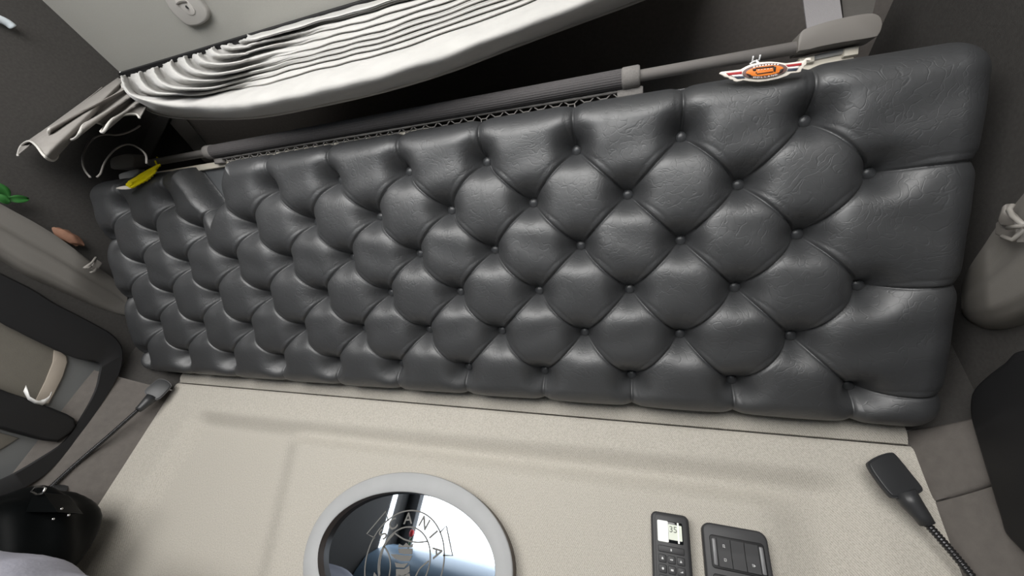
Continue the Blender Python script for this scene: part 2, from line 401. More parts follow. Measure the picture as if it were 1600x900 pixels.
# triangular cut-out at the top left where the board shows
tri = [(-1.352, 0.040), (-1.232, -0.14), (-1.478, -0.14)]
sdt = np.full_like(UU, -9.0)                            # distance outside the cut-out, negative inside
area2 = (tri[1][0] - tri[0][0]) * (tri[2][1] - tri[0][1]) - (tri[1][1] - tri[0][1]) * (tri[2][0] - tri[0][0])
for i in range(3):
    p, q = tri[i], tri[(i + 1) % 3]
    ex, ey = q[0] - p[0], q[1] - p[1]; ln = math.hypot(ex, ey)
    dd = ((UU - p[0]) * (-ey) + (VV - p[1]) * ex) / ln * (1 if area2 > 0 else -1)
    sdt = np.maximum(sdt, -dd)
de2 = np.minimum(de - 0.005 * inset, sdt - 0.002)
RE = np.where(sdt < de, 0.030, 0.052)
Ht = (Hf + 0.014) * prof(np.maximum(de2, 0) / RE) ** 0.9 - 0.014
# keep outside vertices on the outline
out = sd > 0
gx = np.where(qx > 0, qx, 0); gy = np.where(qy > 0, qy, 0); gl = np.maximum(np.hypot(gx, gy), 1e-9)
U2, V2 = UU.copy(), VV.copy()
U2 = np.where(out, UU - np.sign(UU - cu) * gx / gl * sd, UU); V2 = np.where(out, VV - np.sign(VV - cv) * gy / gl * sd, VV)
nv, nu = UU.shape
P3 = PO[None, None] + U2[..., None] * PU + V2[..., None] * PT + Ht[..., None] * PN
ids = np.arange(nv * nu).reshape(nv, nu)
quad = np.stack([ids[:-1, :-1], ids[:-1, 1:], ids[1:, 1:], ids[1:, :-1]], -1).reshape(-1, 4)
bad = (out | (sdt < -0.002)).reshape(-1)
quad = quad[~bad[quad].all(1)]
used = np.unique(quad); remap = -np.ones(nv * nu, int); remap[used] = np.arange(len(used))
mesh('upholstery', P3.reshape(-1, 3)[used], remap[quad], M['leather'], bunk)
# buttons
def button_shape():
    V = []; Fc = []; n = 16; rr = [(0.0105, -0.006), (0.0115, 0.0), (0.0108, 0.003), (0.0088, 0.0055), (0.0055, 0.0072), (0.002, 0.0080)]
    for r, h in rr:
        for k in range(n): V.append(r * math.cos(2 * PI * k / n) * PU + r * math.sin(2 * PI * k / n) * PT + h * PN)
    for i in range(len(rr) - 1):
        for k in range(n): Fc.append((i * n + k, i * n + (k + 1) % n, (i + 1) * n + (k + 1) % n, (i + 1) * n + k))
    Fc.append(tuple((len(rr) - 1) * n + k for k in range(n))); return V, Fc
bv_, bf_ = button_shape(); first = None
for j, row in enumerate(BT):
    for (u, v) in row:
        c = pan(u, v, 0.0005)
        if first is None:
            first = mesh('button', [c + p for p in bv_], bf_, M['button'], bunk); base_c = c; base_loc = np.array(first.location)
        else:
            o = first.copy(); COL.objects.link(o); o.parent = bunk
            o.location = Vector(base_loc + (c - base_c))
def pbox(u0, u1, v0, v1, h0, h1, bev=0.0):
    return solid([pan(u0, v0, h0), pan(u1, v0, h0), pan(u1, v1, h0), pan(u0, v1, h0)], PN, h1 - h0, bev)
mesh('board', *pbox(UL + .01, UR_ - .01, VT + .004, VB - .012, -0.030, -0.0145), M['board'], bunk, smooth=False)
mesh('edge_strip', *pbox(-1.615, -0.70, -0.0912, -0.075, -0.030, -0.004, 0.003), M['cream'], bunk, angle=40, label='cream coloured edge strip')
mesh('edge_strip', *join(pbox(-0.012, 0.066, -0.096, -0.079, -0.030, -0.004, 0.003), pbox(-0.012, 0.010, -0.100, -0.09, -0.03, 0.004, .003), pbox(0.048, 0.068, -0.103, -0.09, -0.03, 0.004, .003)), M['cream'], bunk, angle=40, label='cream coloured edge strip')
mesh('mattress', *pbox(UL + .03, UR_ - .03, -0.07, 0.42, -0.13, -0.031, 0.02), M['mattress'], bunk, angle=40)
# guard rail: rod with end handles, knitted sleeve and net
VRD, HRD = -0.1135, 0.010
def rodp(u, dv=0.0, dh=0.0): return pan(u, VRD + dv, HRD + dh)
RW = 0.0098
rail = mesh('guard_rail', *tube([rodp(-1.60), rodp(-0.005)], RW, 16), M['greydk'], bunk)
def hP(x, y, h): return atP(x, y, h)
def psolid(px, h0, th, bev, sm=True, n=4):
    pts = [atP(x, y, h0) for x, y in px]
    if sm: pts = cr(pts, n, True)
    return solid(pts, PN, th, bev)
mesh('end_handle', *psolid([(1238, 64), (1262, 53), (1300, 43), (1336, 37), (1350, 39), (1356, 46), (1357, 56), (1352, 68), (1344, 72), (1300, 79), (1268, 85), (1252, 89), (1238, 91), (1234, 90)], -0.012, 0.036, 0.010), M['grey'], rail, angle=50)
mesh('end_handle', *psolid([(195, 261), (195, 252), (200, 247), (214, 243), (228, 243), (231, 250), (230, 259), (226, 263), (204, 266), (197, 265)], -0.012, 0.036, 0.011), M['grey'], rail, angle=50)
mesh('latch', *psolid([(1252, 96), (1262, 91), (1310, 79), (1327, 78), (1329, 85), (1300, 91), (1262, 99)], -0.012, 0.012, 0.003, False), M['latch'], rail, angle=40)
mesh('latch', *psolid([(195, 276), (198, 271), (222, 264), (226, 269), (216, 278), (206, 284), (197, 281)], -0.016, 0.016, 0.004), M['latch'], rail, angle=50)
mesh('latch', *psolid([(176, 291), (184, 285), (192, 281), (201, 281), (205, 286), (199, 290), (190, 291)], -0.020, 0.012, 0.004), M['latch'], rail, angle=50)
# sleeve with knitted ribs
def ribbed(u0, u1, r, ribs, n=96, m=60):
    V = []; Fc = []
    for i in range(m + 1):
        u = u0 + (u1 - u0) * i / m
        for k in range(n):
            a = 2 * PI * k / n; rr = r * (1 + 0.025 * math.cos(ribs * a) + 0.012 * math.sin(u * 9 + a))
            V.append(rodp(u) + rr * (math.cos(a) * PT + math.sin(a) * PN))
    for i in range(m):
        for k in range(n): Fc.append((i * n + k, i * n + (k + 1) % n, (i + 1) * n + (k + 1) % n, (i + 1) * n + k))
    return V, Fc
sl = mesh('net_sleeve', *ribbed(-1.345, -0.287, 0.0165, 24), M['net'], rail)
mesh('cuff', *tube([rodp(-0.291), rodp(-0.288), rodp(-0.262), rodp(-0.259)], [0.0165, 0.0185, 0.0185, 0.0165], 24), M['cuff'], rail)
mesh('cuff', *tube([rodp(-1.366), rodp(-1.364), rodp(-1.345), rodp(-1.343)], [0.0160, 0.018, 0.018, 0.0165], 24), M['cuff'], rail)
uu = np.linspace(-1.35, -0.256, 90)
band = tube([rodp(u, 0.0185 + 0.0008 * math.sin(u * 13), -0.004) for u in uu], [0.0030 + 0.0004 * math.sin(i * 2.1) for i in range(90)], 8)
mesh('net_band', *join(band, pbox(-1.352, -1.322, VRD + 0.016, VRD + 0.031, 0.0, 0.010, .003), pbox(-0.30, -0.254, VRD + 0.017, VRD + 0.031, 0.0, 0.010, .003)), M['cuff'], rail, angle=50)
# hexagonal net strands below the band
strands = []
for i in range(34):
    u = -1.315 + i * 0.0305
    A = rodp(u, 0.0205, -0.005); B = rodp(u + 0.008, 0.0275, -0.007); C = rodp(u + 0.020, 0.0275, -0.007); Dp = rodp(u + 0.0285, 0.0205, -0.005)
    strands.append(tube([A, B, C, Dp], 0.0014, 5))
    strands.append(tube([B, rodp(u + 0.006, 0.044, -0.012)], 0.0013, 5)); strands.append(tube([C, rodp(u + 0.022, 0.044, -0.012)], 0.0013, 5))
mesh('net_mesh', *join(*strands), M['cuff'], rail)
# straps and support arms (they run from the ceiling to the rail)
def quadsolid(px4, yp, th, bev=0.001):
    return solid([atY(x, y, yp) for x, y in px4], (0, 1, 0), th, bev)
ys = 0.408
mesh('support_strap', *quadsolid([(1251, -30), (1308, -30), (1319, 46), (1262, 52)], ys, 0.004), M['web'], smooth=False,
     label='pale grey webbing strap rising from the right end handle of the rail', cat='strap', group='bunk straps')
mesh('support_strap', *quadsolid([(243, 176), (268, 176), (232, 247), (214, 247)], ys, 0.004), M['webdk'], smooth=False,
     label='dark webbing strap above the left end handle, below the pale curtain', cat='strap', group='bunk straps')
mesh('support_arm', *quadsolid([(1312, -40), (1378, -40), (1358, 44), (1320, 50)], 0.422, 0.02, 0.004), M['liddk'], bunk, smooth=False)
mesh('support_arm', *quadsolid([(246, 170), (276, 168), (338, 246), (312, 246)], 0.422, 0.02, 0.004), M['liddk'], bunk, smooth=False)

# ------------------------------------------------------------------ curtain
YC = 0.243
cur = thing('curtain', 'pale grey velvet curtain gathered in long pleats under the ceiling', 'curtain', atY(400, 185, YC))
lips = [
 [(190, 118), (196, 134), (206, 146), (222, 151), (250, 152), (300, 148), (400, 137), (500, 110), (600, 86), (700, 52), (800, 17), (900, -25), (1000, -70), (1150, -135)],
 [(217, 113), (220, 124), (230, 137), (246, 145), (275, 147), (320, 146), (400, 127), (500, 100), (600, 76), (700, 42), (800, 7), (900, -36), (1000, -80), (1150, -145)],
 [(241, 106), (244, 116), (254, 129), (272, 137), (300, 139), (340, 135), (400, 118), (500, 92), (600, 67), (700, 33), (800, -3), (900, -46), (1000, -90), (1150, -155)],
 [(266, 95), (269, 105), (280, 117), (297, 124), (325, 125), (360, 121), (400, 111), (500, 84), (600, 58), (700, 24), (800, -12), (900, -56), (1000, -100), (1150, -165)],
 [(288, 88), (291, 97), (300, 107), (317, 114), (345, 115), (375, 110), (400, 102), (500, 75), (600, 49), (700, 15), (800, -21), (900, -65), (1000, -110), (1150, -175)],
 [(310, 84), (313, 90), (322, 97), (337, 100), (358, 99), (380, 94), (400, 87), (500, 64), (600, 38), (700, 5), (800, -31), (900, -75), (1000, -120), (1150, -185)],
 [(331, 74), (334, 80), (342, 85), (355, 86), (370, 84), (385, 82), (400, 77), (500, 53), (600, 27), (700, -6), (800, -42), (900, -86), (1000, -130), (1150, -195)],
 [(356, 69), (358, 72), (364, 74), (372, 74), (382, 73), (391, 71), (402, 67), (500, 42), (600, 15), (700, -17), (800, -53), (900, -97), (1000, -140), (1150, -205)],
 [(386, 60), (388, 61), (391, 62), (395, 62), (400, 61), (406, 59), (415, 56), (500, 32), (600, 4), (700, -28), (800, -64), (900, -108), (1000, -150), (1150, -215)],
]
hemc = [(189, 124), (193, 140), (205, 154), (224, 167), (250, 179), (300, 185), (400, 183), (500, 165), (600, 142), (700, 112), (800, 74), (900, 37), (1000, 0), (1150, -60)]
nT = 150
def curve_px(c):
    P = cr([np.array([x, y, 0.0]) for x, y in c], 10)
    P = np.array(P)[:, :2]; s = np.r_[0, np.cumsum(np.hypot(*np.diff(P, axis=0).T))]
    # start densely where the pleats turn
    t = (np.linspace(0, 1, nT) ** 1.5) * s[-1]
    return np.c_[np.interp(t, s, P[:, 0]), np.interp(t, s, P[:, 1])]
LP = [curve_px(c) for c in lips]; HC = curve_px(hemc)
rows = []     # (pixel polyline, depth offset)
def deep(base, k): return base
tt = np.linspace(0, 1, nT); near = np.exp(-(tt / 0.17) ** 2)      # pleat mouths open at the left end
rows.append((HC, 0.030 + 0 * tt)); rows.append((HC + np.array([0, -3.0]), 0.006 + 0 * tt)); 
for f, dpt in ((0.2, -0.012), (0.45, -0.030), (0.7, -0.036), (0.9, -0.034)):
    rows.append((HC * (1 - f) + LP[0] * f, dpt + 0 * tt))
for k in range(len(LP)):
    rows.append((LP[k], -0.030 + 0 * tt))
    if k == len(LP) - 1: break
    A, B = LP[k], LP[k + 1]
    dep = 0.0008 + 0.034 * near
    rows.append((A * 0.90 + B * 0.10, -0.0275 + 0.55 * dep))
    rows.append((A * 0.78 + B * 0.22, -0.0285 * (1 - near) + dep * 0.9))
    rows.append((A * 0.66 + B * 0.34, -0.030 * (1 - near) + dep))
    rows.append((A * 0.5 + B * 0.5, -0.0305 * (1 - near) + dep * 0.95))
    rows.append((A * 0.30 + B * 0.70, -0.0300 + 0.010 * near))
    rows.append((A * 0.12 + B * 0.88, -0.0302 - 0.001 * near))
rows.append((LP[-1] + np.array([0, -6.0]), 0.01 + 0 * tt)); rows.append((LP[-1] + np.array([0, -9.0]), 0.05 + 0 * tt))
# densify across by Catmull-Rom on 3-D points
# the cloth hangs from the rail and swings back towards the bunk lower down
back = 0.066 * ss(0.02, 0.30, tt)
nr = len(rows)
base_rows = np.array([[atY(p[0], p[1], YC + dd + bk * (1 - i / (nr - 1))) for p, dd, bk in zip(pl, dp, back)] for i, (pl, dp) in enumerate(rows)])
G = np.array(cr(list(base_rows), 3))
ph = rng.uniform(0, 6, 4)
for i in range(G.shape[0]):
    for j in range(0, nT):
        x, _, z = G[i, j]
        G[i, j] += np.array([0, 0.0008, 0.0004]) * (math.sin(x * 37 + z * 60 + ph[0]) + math.sin(x * 71 - z * 110 + ph[1]))
mesh('pleated_cloth', *shell(G, 0.0025), M['velvet'], cur)
mesh('hem', *tube([atY(p[0], p[1], YC + 0.022 + bk) for p, bk in zip(HC[::2], back[::2])], 0.0035, 6), M['hem'], cur)
# hanging tail of the curtain at the left with its wavy hem
tail = [(28, 243), (31, 232), (37, 224), (47, 221), (57, 228), (66, 240), (74, 248), (82, 251), (88, 247), (90, 238), (85, 226), (78, 212), (76, 204), (80, 200), (90, 199), (99, 204), (104, 212), (107, 217),
        (113, 218), (121, 213), (126, 204), (131, 195), (142, 190), (155, 193), (163, 197), (160, 202), (158, 206), (162, 206), (170, 193), (180, 184), (198, 179), (213, 179), (218, 184)]
top0, top1 = (182, 119), (232, 160)
nt = len(tail)
T2 = np.array(cr([np.array([x, y, 0.0]) for x, y in tail], 5))[:, :2]
G = []; n2 = len(T2)
for f in np.linspace(0, 1, 16):
    row = []
    for i, p in enumerate(T2):
        q = np.array(top0) * (1 - i / (n2 - 1)) + np.array(top1) * (i / (n2 - 1))
        w = f ** 0.9
        pp = p * (1 - w) + q * w
        fold = 0.035 * math.sin(i / n2 * 4.2 * 2 * PI + 0.8) * (1 - 0.75 * w)
        row.append(atY(pp[0], pp[1], 0.235 + 0.03 * w + fold * 0.6))
    G.append(row)
tl = mesh('hanging_tail', *shell(G, 0.002), M['lining'], cur)
mesh('tail_hem', *tube(G[0], 0.0026, 6), M['hem'], tl)
def loop(px, yy, r=0.0022):
    P = cr([atY(x, y, yy) for x, y in px], 6)
    return tube(P, r, 6)
lp = [(219, 196), (210, 202), (196, 208), (181, 211), (166, 210), (150, 214), (138, 225), (130, 241), (129, 255), (133, 267), (141, 277)]
lp2 = [(151, 277), (157, 271), (162, 257), (170, 244), (182, 232), (196, 226), (208, 227), (220, 234), (228, 243), (229, 255)]
mesh('hem_loop', *join(loop(lp, 0.30), loop(lp2, 0.31)), M['lining'], tl)
mesh('curtain_rail', *box((XL + .003, 0.262, ZC - 0.012), (XR - .01, 0.276, ZC + .002), 0.002), M['black'], smooth=False,
     label='thin dark curtain rail where the pale ceiling ends', cat='rail')

# ------------------------------------------------------------------ tags on the rail
def wing_tag():
    c = atP(1190, 112, 0.060); n = unit(0.65 * PN + 0.35 * unit(-c))
    root = thing('winged_tag', 'winged cream tag with orange oval and red white blue stripes hanging from the rail', 'tag', c)
    z_ = lambda l: [(1110 + a / 6.667, 60 + b / 6.667) for a, b in l]
    pl = lambda l, e=0.0: [on(x, y, c + n * e, n) for x, y in z_(l)]
    body = [(88, 372), (100, 355), (125, 350), (220, 340), (310, 328), (360, 300), (420, 272), (520, 252), (620, 247), (700, 253), (780, 264), (870, 252), (960, 238), (985, 214), (1010, 206), (1038, 208), (1046, 232), (1030, 240), (996, 238), (994, 275), (970, 292), (965, 312), (945, 325), (935, 352), (910, 360), (830, 368), (790, 395), (700, 425), (600, 445), (500, 457), (400, 450), (340, 440), (270, 457), (240, 448), (228, 432), (200, 430), (180, 412), (145, 405), (120, 388)]
    mesh('tag_plate', *solid(pl(body), n, 0.004, 0.001), M['tagwhite'], root, angle=40)
    def strip(name, l, m, e=0.0042, th=0.0012): mesh(name, *solid(pl(l, e), n, th, 0.0003), m, root, angle=40)
    strip('red_stripe', [(165, 362), (330, 345), (332, 372), (188, 386)], M['red']); strip('red_stripe', [(770, 278), (950, 256), (946, 280), (790, 300)], M['red'])
    strip('white_stripe', [(215, 384), (335, 374), (340, 395), (236, 400)], M['white']); strip('white_stripe', [(800, 302), (918, 288), (914, 310), (808, 318)], M['white'])
    strip('blue_stripe', [(248, 402), (345, 396), (360, 414), (282, 420)], M['navy']); strip('blue_stripe', [(806, 320), (910, 314), (895, 334), (800, 342)], M['navy'])
    def oval(rx, ry, k=40): return [(566 + rx * math.cos(2 * PI * i / k) + 0.13 * ry * 0, 338 + ry * math.sin(2 * PI * i / k) - 0.11 * rx * math.cos(2 * PI * i / k)) for i in range(k)]
    strip('oval_rim', oval(240, 78), M['tagwhite'], 0.0042, 0.0016); strip('oval_rim', oval(234, 74), M['tagrim'], 0.0058, 0.0010)
    strip('oval_center', oval(196, 52), M['orange'], 0.0068, 0.0010)
    def loc(dx, dy): return (566 + dx, 338 + dy - 0.11 * dx)
    e = 0.0080
    for l in ([(-128, -32), (-88, -38), (-92, -8), (-120, -12)], [(-96, -42), (100, -42), (96, -26), (-90, -28)], [(84, -36), (120, -30), (112, 22), (92, 18)], [(-84, 20), (88, 14), (86, 24), (-80, 30)],
              [(-190, 6), (-150, 22), (-126, 46), (-160, 44)], [(160, 6), (196, -6), (186, 26), (146, 42)], [(-96, 6), (-84, 2), (-80, 16), (-94, 18)]):
        strip('emblem_mark', [loc(*p) for p in l], M['tagblack'], 0.0078, 0.0008)
    for i in range(5): strip('emblem_mark', [loc(-70 + i * 32, -20), loc(-54 + i * 32, -20), loc(-56 + i * 32, -12), loc(-68 + i * 32, -12)], M['white'], 0.0078, 0.0008)
    tv = []
    for i, ch in enumerate('HOLLAND'):
        a = (112 - i * 7.6 * 1.0 - 1.0) if False else 0
        dx = -105 + i * 37; ry = 63 * math.sqrt(max(0, 1 - (dx / 236.0) ** 2))
        def fn(x, y, dx=dx, ry=ry):
            px = loc(dx + x * 34, ry - y * 21 - 0.10 * x * dx * 0)
            return on(*z_([px])[0], c + n * 0.0074, n)
        tv.append(flat_text(ch, 1.15, fn))
    for i in range(9):
        dx = -120 + i * 31; ry = -61 * math.sqrt(max(0, 1 - (dx / 236.0) ** 2))
        l = [loc(dx, ry - 6), loc(dx + 17, ry - 7), loc(dx + 17, ry + 6), loc(dx, ry + 7)]
        tv.append(([p for p in pl(l, 0.0074)], [(0, 1, 2, 3)]))
    mesh('lettering', *join(*tv), M['white'], root, smooth=False, label='white arched lettering')
    cp = [np.array(p) for p in (rodp(0, 0, 0),)]
    u0 = (atP(1174, 90, HRD) - PO)[0]
    ring = []
    for off in (0.0, 0.010):
        ring.append(tube([rodp(u0 + off) + (RW + 0.0022) * (math.cos(a) * PT + math.sin(a) * PN) for a in np.linspace(-2.6, 1.25, 22)], 0.0014, 6))
    k0 = rodp(u0 + 0.004, 0.012, 0.012)
    ring.append(tube([rodp(u0, 0.011, 0.006), k0, on(*z_([(418, 262)])[0], c, n)], 0.0014, 6)); ring.append(tube([rodp(u0 + .01, 0.011, 0.006), k0, on(*z_([(505, 262)])[0], c + n * .003, n)], 0.0018, 6))
    mesh('cord', *join(*ring), M['cord'], root)
wing_tag()
def yellow_tag():
    c = atP(220, 275, 0.062); n = unit(0.6 * PN + 0.4 * unit(-c))
    root = thing('feather_tag', 'yellow feather-shaped rubber tag tied to the left end of the rail', 'tag', c)
    z_ = lambda l: [(140 + a / 6.667, 220 + b / 6.667) for a, b in l]
    pl = lambda l, e=0.0: [on(x, y, c + n * e, n) for x, y in z_(l)]
    b = [(392, 452), (425, 415), (480, 385), (540, 345), (580, 322), (640, 288), (690, 262), (722, 246), (738, 252), (722, 275), (712, 295), (700, 300), (704, 318), (684, 326), (686, 345), (664, 352), (664, 372), (640, 380), (636, 398), (612, 404), (604, 422), (580, 424), (566, 440), (540, 446), (520, 462), (498, 470), (470, 486), (440, 500), (410, 506), (400, 480)]
    w = mesh('feather', *solid(pl(b), n, 0.007, 0.002), M['yellow'], root, angle=50)
    rd = []
    for q0, q1 in (((420, 470), (700, 275)), ((470, 478), (690, 320)), ((440, 440), (640, 305))):
        rd.append(tube(pl([q0, ((q0[0] + q1[0]) / 2, (q0[1] + q1[1]) / 2 + 10), q1], 0.007), 0.0016, 6))
    mesh('rib', *join(*rd), M['yellow'], w)
    mesh('tip', *solid(cr(pl([(292, 494), (340, 476), (395, 468), (430, 484), (450, 498), (400, 506), (340, 506)], 0.001), 4, True), n, 0.006, 0.002), M['tagwhite'], root, angle=50, label='cream tip')
    u0 = (atP(246, 252, HRD) - PO)[0]
    rg = tube([rodp(u0 + 0.012 * math.sin(a)) + (RW + 0.003) * (math.cos(a) * PT + math.sin(a) * PN) for a in np.linspace(-2.9, 1.6, 24)], 0.0022, 6)
    mesh('cord', *join(rg, tube([rodp(u0, 0.012, 0.006), pl([(730, 248)], 0.004)[0], pl([(700, 268)], 0.006)[0]], 0.0022, 6)), M['yellow'], root)
yellow_tag()

# ------------------------------------------------------------------ oval mirror on the rear wall
CX, CZ_ = -0.4735, -0.079
mir = thing('oval_mirror', 'oval wall mirror in a wide grey rim, engraved with a crest and lettering', 'mirror', (CX, YW, CZ_ - 0.16))
def oval_pts(a, b, y, n=96): return [np.array([CX + a * math.cos(2 * PI * k / n), y, CZ_ + b * math.sin(2 * PI * k / n)]) for k in range(n)]
def loft(loops):
    n = len(loops[0]); V = [p for l in loops for p in l]; Fc = []
    for i in range(len(loops) - 1):
        for k in range(n): Fc.append((i * n + k, i * n + (k + 1) % n, (i + 1) * n + (k + 1) % n, (i + 1) * n + k))
    return V, Fc
yb = YW - 0.012
mesh('rim', *loft([oval_pts(.2410, .160, 0.880), oval_pts(.2425, .1615, 0.877), oval_pts(.2400, .1595, 0.8745), oval_pts(.2100, .1235, 0.8745), oval_pts(.2070, .1212, 0.8765)]), M['ring'], mir)
mesh('rim_edge', *loft([oval_pts(.239, .158, YW + .02), oval_pts(.2405, .1595, 0.881)]), M['ringedge'], mir)
mesh('rim_edge', *loft([oval_pts(.2066, .1208, 0.877), oval_pts(.2060, .1205, 0.8955)]), M['ringedge'], mir)
pts = oval_pts(.2064, .1208, 0.8955); mesh('glass', pts + [p + np.array([0, .004, 0]) for p in pts], [tuple(range(96)), tuple(range(96, 192))[::-1]], M['mirror'], mir, smooth=False)
YG = 0.8949
ex, ez = -0.478, -0.083
zz = lambda l: [(470 + a / 4.706, 730 + b / 4.706) for a, b in l]
def g2(px): 
    p = atY(px[0], px[1], YG); return np.array([p[0], p[2]])
def toG(x, z): return np.array([x, YG, z])
et = []
sc = YG / 0.9
ex, ez = ex * sc, ez * sc
def arc(r, a0, a1, n=40, c=(0, 0)): return [(ex + c[0] + r * math.cos(a), ez + c[1] + r * math.sin(a)) for a in np.linspace(math.radians(a0), math.radians(a1), n)]
et.append(ribbon(arc(.0915 * sc, 0, 360, 80), 0.0028, toG)); et.append(ribbon(arc(.0600 * sc, 0, 360, 64), 0.0028, toG))
for l in ([(545, 520), (485, 490), (625, 325), (642, 395)], [(1022, 480), (1070, 432), (1092, 540), (1115, 650), (1045, 648)],
          [(690, 485), (760, 530), (850, 552), (930, 545)], [(610, 580), (645, 640), (658, 720), (650, 800)], [(940, 690), (880, 740), (850, 790), (835, 830)],
          [(690, 485), (620, 570), (585, 680), (580, 800)]):
    P = [g2(p) for p in zz(l)]
    P = P if len(l) <= 5 and l[0][0] in (545, 1022) else cr([np.array([*p, 0]) for p in P], 6)
    et.append(ribbon([p[:2] for p in P], 0.0028, toG))
# arched name
letters = []
for ch, p in zip('SCANIA', [(608, 500), (678, 422), (788, 388), (905, 415), (968, 500), (990, 628)]):
    q = g2(zz([p])[0]); a = math.atan2(q[1] - ez, q[0] - ex); rad = 0.0755 * sc
    cx, cz = ex + rad * math.cos(a), ez + rad * math.sin(a); ro = a - PI / 2
    letters.append(flat_text(ch, 0.031, lambda x, y, cx=cx, cz=cz: toG(cx + x, cz + y), ro))
# crowned beaked head in the middle
hd = []
for l in ([(715, 590), (820, 590), (828, 560), (800, 578), (775, 555), (752, 578), (722, 562)], [(715, 598), (822, 598), (818, 640), (760, 640), (722, 632)],
          [(700, 640), (660, 640), (690, 672), (740, 690), (800, 690), (820, 650), (760, 648)], [(690, 700), (740, 712), (790, 705), (760, 740), (700, 736)],
          [(700, 748), (760, 750), (800, 720), (800, 770), (760, 800), (700, 795)], [(690, 800), (730, 790), (720, 840), (690, 850)], [(760, 790), (800, 780), (812, 850), (775, 830)], [(540, 770), (560, 800), (545, 830), (530, 810)]):
    P = [g2(p) for p in zz(l)]
    hd.append(blob(P, toG))
eye = ribbon([g2(p) for p in zz([(745, 612), (770, 618), (790, 612)])], 0.003, lambda x, z: np.array([x, YG - .0004, z]))
mesh('engraved_crest', *join(*et, *hd), M['etch'], mir, smooth=False, label='engraved pale crest of rings and a crowned head')
mesh('engraved_lettering', *join(*letters), M['etch'], mir, smooth=False, label='engraved pale arched lettering')

# ------------------------------------------------------------------ handset and switch panel
def local(o, xdir, zdir):
    return lambda x, z, e=0.0: np.array([o[0] + x * xdir[0] + z * zdir[0], o[1] - e + x * xdir[1] + z * zdir[1], o[2] + x * xdir[2] + z * zdir[2]])
def rrect(w, h, r, x0=0.0, z0=0.0, n=5):
    P = []
    for cx, cz, a0 in ((x0 + w - r, z0 - r, 90), (x0 + r, z0 - r, 180), (x0 + r, z0 - h + r, 270), (x0 + w - r, z0 - h + r, 360)):
        pass
    for cx, cz, a0 in ((x0 + r, z0 - r, 180), (x0 + w - r, z0 - r, 90), (x0 + w - r, z0 - h + r, 0), (x0 + r, z0 - h + r, -90)):
        for k in range(n + 1):
            a = math.radians(a0 - 90 * k / n); P.append((cx + r * math.cos(a), cz + r * math.sin(a)))
    return P
YD = YW - 0.004
ho = atY(1017, 797, YD - 0.02)
hs = thing('remote_handset', 'small black handset with a pale lit display and keypad beside the switch panel', 'remote control', (ho[0] + .033, YD, ho[2] - .16))
hl = local((ho[0], YD, ho[2]), (1, 0, -0.01), (0, 0, 1))
HW, HL = 0.0655, 0.165
mesh('body', *solid([hl(*p, -.013) for p in rrect(HW, HL, 0.010)], (0, -1, 0), 0.033, 0.005, 3), M['body'], hs, angle=50)
E1 = 0.0202
mesh('face', *solid([hl(*p, E1 - 0.001) for p in rrect(HW - .010, HL - .008, 0.007, .006, -.004)], (0, -1, 0), 0.0018, 0.0008), M['key'], hs, angle=50)
disp = mesh('display', *solid([hl(*p, E1) for p in rrect(0.043, 0.0335, 0.002, .0105, -.014)], (0, -1, 0), 0.0018, 0.0004), M['blackgl'], hs, angle=50)
mesh('screen', *solid([hl(*p, E1 + .0018) for p in rrect(0.0225, 0.024, 0.001, .0295, -.0185)], (0, -1, 0), 0.0006), M['lcd'], disp, smooth=False)
mesh('pale_field', *join(solid([hl(*p, E1 + .0018) for p in rrect(0.0185, 0.0335, 0.002, .0105, -.014)], (0, -1, 0), 0.0006), solid([hl(*p, E1 + .0020) for p in rrect(0.0028, 0.0325, 0.0005, .0445, -.0142)], (0, -1, 0), 0.0008)), M['lcdhi'], disp, smooth=False)
mesh('digits', *flat_text('35', 0.014, lambda x, y: hl(.0375 + x, -.0265 + y, E1 + .0026)), M['seg'], disp, smooth=False, label='dark digits reading 35')
def keybox(x, z, w, h, parent, icon=None, isz=.006, m='key', nm='key'):
    k = mesh(nm, *solid([hl(*p, E1) for p in rrect(w, h, 0.0022, x, z, 3)], (0, -1, 0), 0.0030, 0.0009), M[m], parent, angle=50)
    if icon: mesh('symbol', *join(*icon(x + w / 2, z - h / 2, E1 + .0032)), M['icon'], k, smooth=False)
    return k
def ic_poly(pl): return lambda cx, cz, e: [([hl(cx + a * .001, cz + b * .001, e) for a, b in p], [tuple(range(len(p)))]) for p in pl]
bell = [[(-2, -1.6), (2, -1.6), (1.4, -.4), (1.2, 1.2), (.4, 2), (-.4, 2), (-1.2, 1.2), (-1.4, -.4)]]
rightar = [[(-2.6, -.8), (-.2, -.8), (-.2, .8), (-2.6, .8)], [(.1, -1.6), (2.6, 0), (.1, 1.6)]]
tria = [[(-2, -1.8), (2, -1.8), (0, 2)]]
powr = [[(1.9 * math.cos(a), 1.9 * math.sin(a)) for a in np.linspace(0, 2 * PI, 12, endpoint=False)]]
boxi = [[(-2.2, -1.4), (2.2, -1.4), (2.2, 1.4), (-2.2, 1.4)]]
wedge = [[(-2.4, -1.2), (2.4, -1.2), (2.4, 1.4)]]
bars = [[(-1.2, .5), (1.2, .5), (1.2, 1.6), (-1.2, 1.6)], [(-1.2, -1.8), (1.2, -1.8), (1.2, .1), (-1.2, .1)]]
keybox(.0105, -.0530, .0435, .0105, hs, ic_poly(bars), nm='wide_key')
IC = [bell, rightar, tria, powr, boxi, wedge, boxi, bell, wedge, tria, powr, boxi]
for r in range(4):
    for c_ in range(3): keybox(.0105 + c_ * .0152, -.0668 - r * .0150, .0130, .0122, hs, ic_poly(IC[r * 3 + c_]))
so = atY(1096, 814, YD - 0.012)
swp = thing('switch_panel', 'black wall panel with rows of rocker switches right of the handset', 'switch panel', (so[0] + .05, YD, so[2] - .20))
hl2 = hl
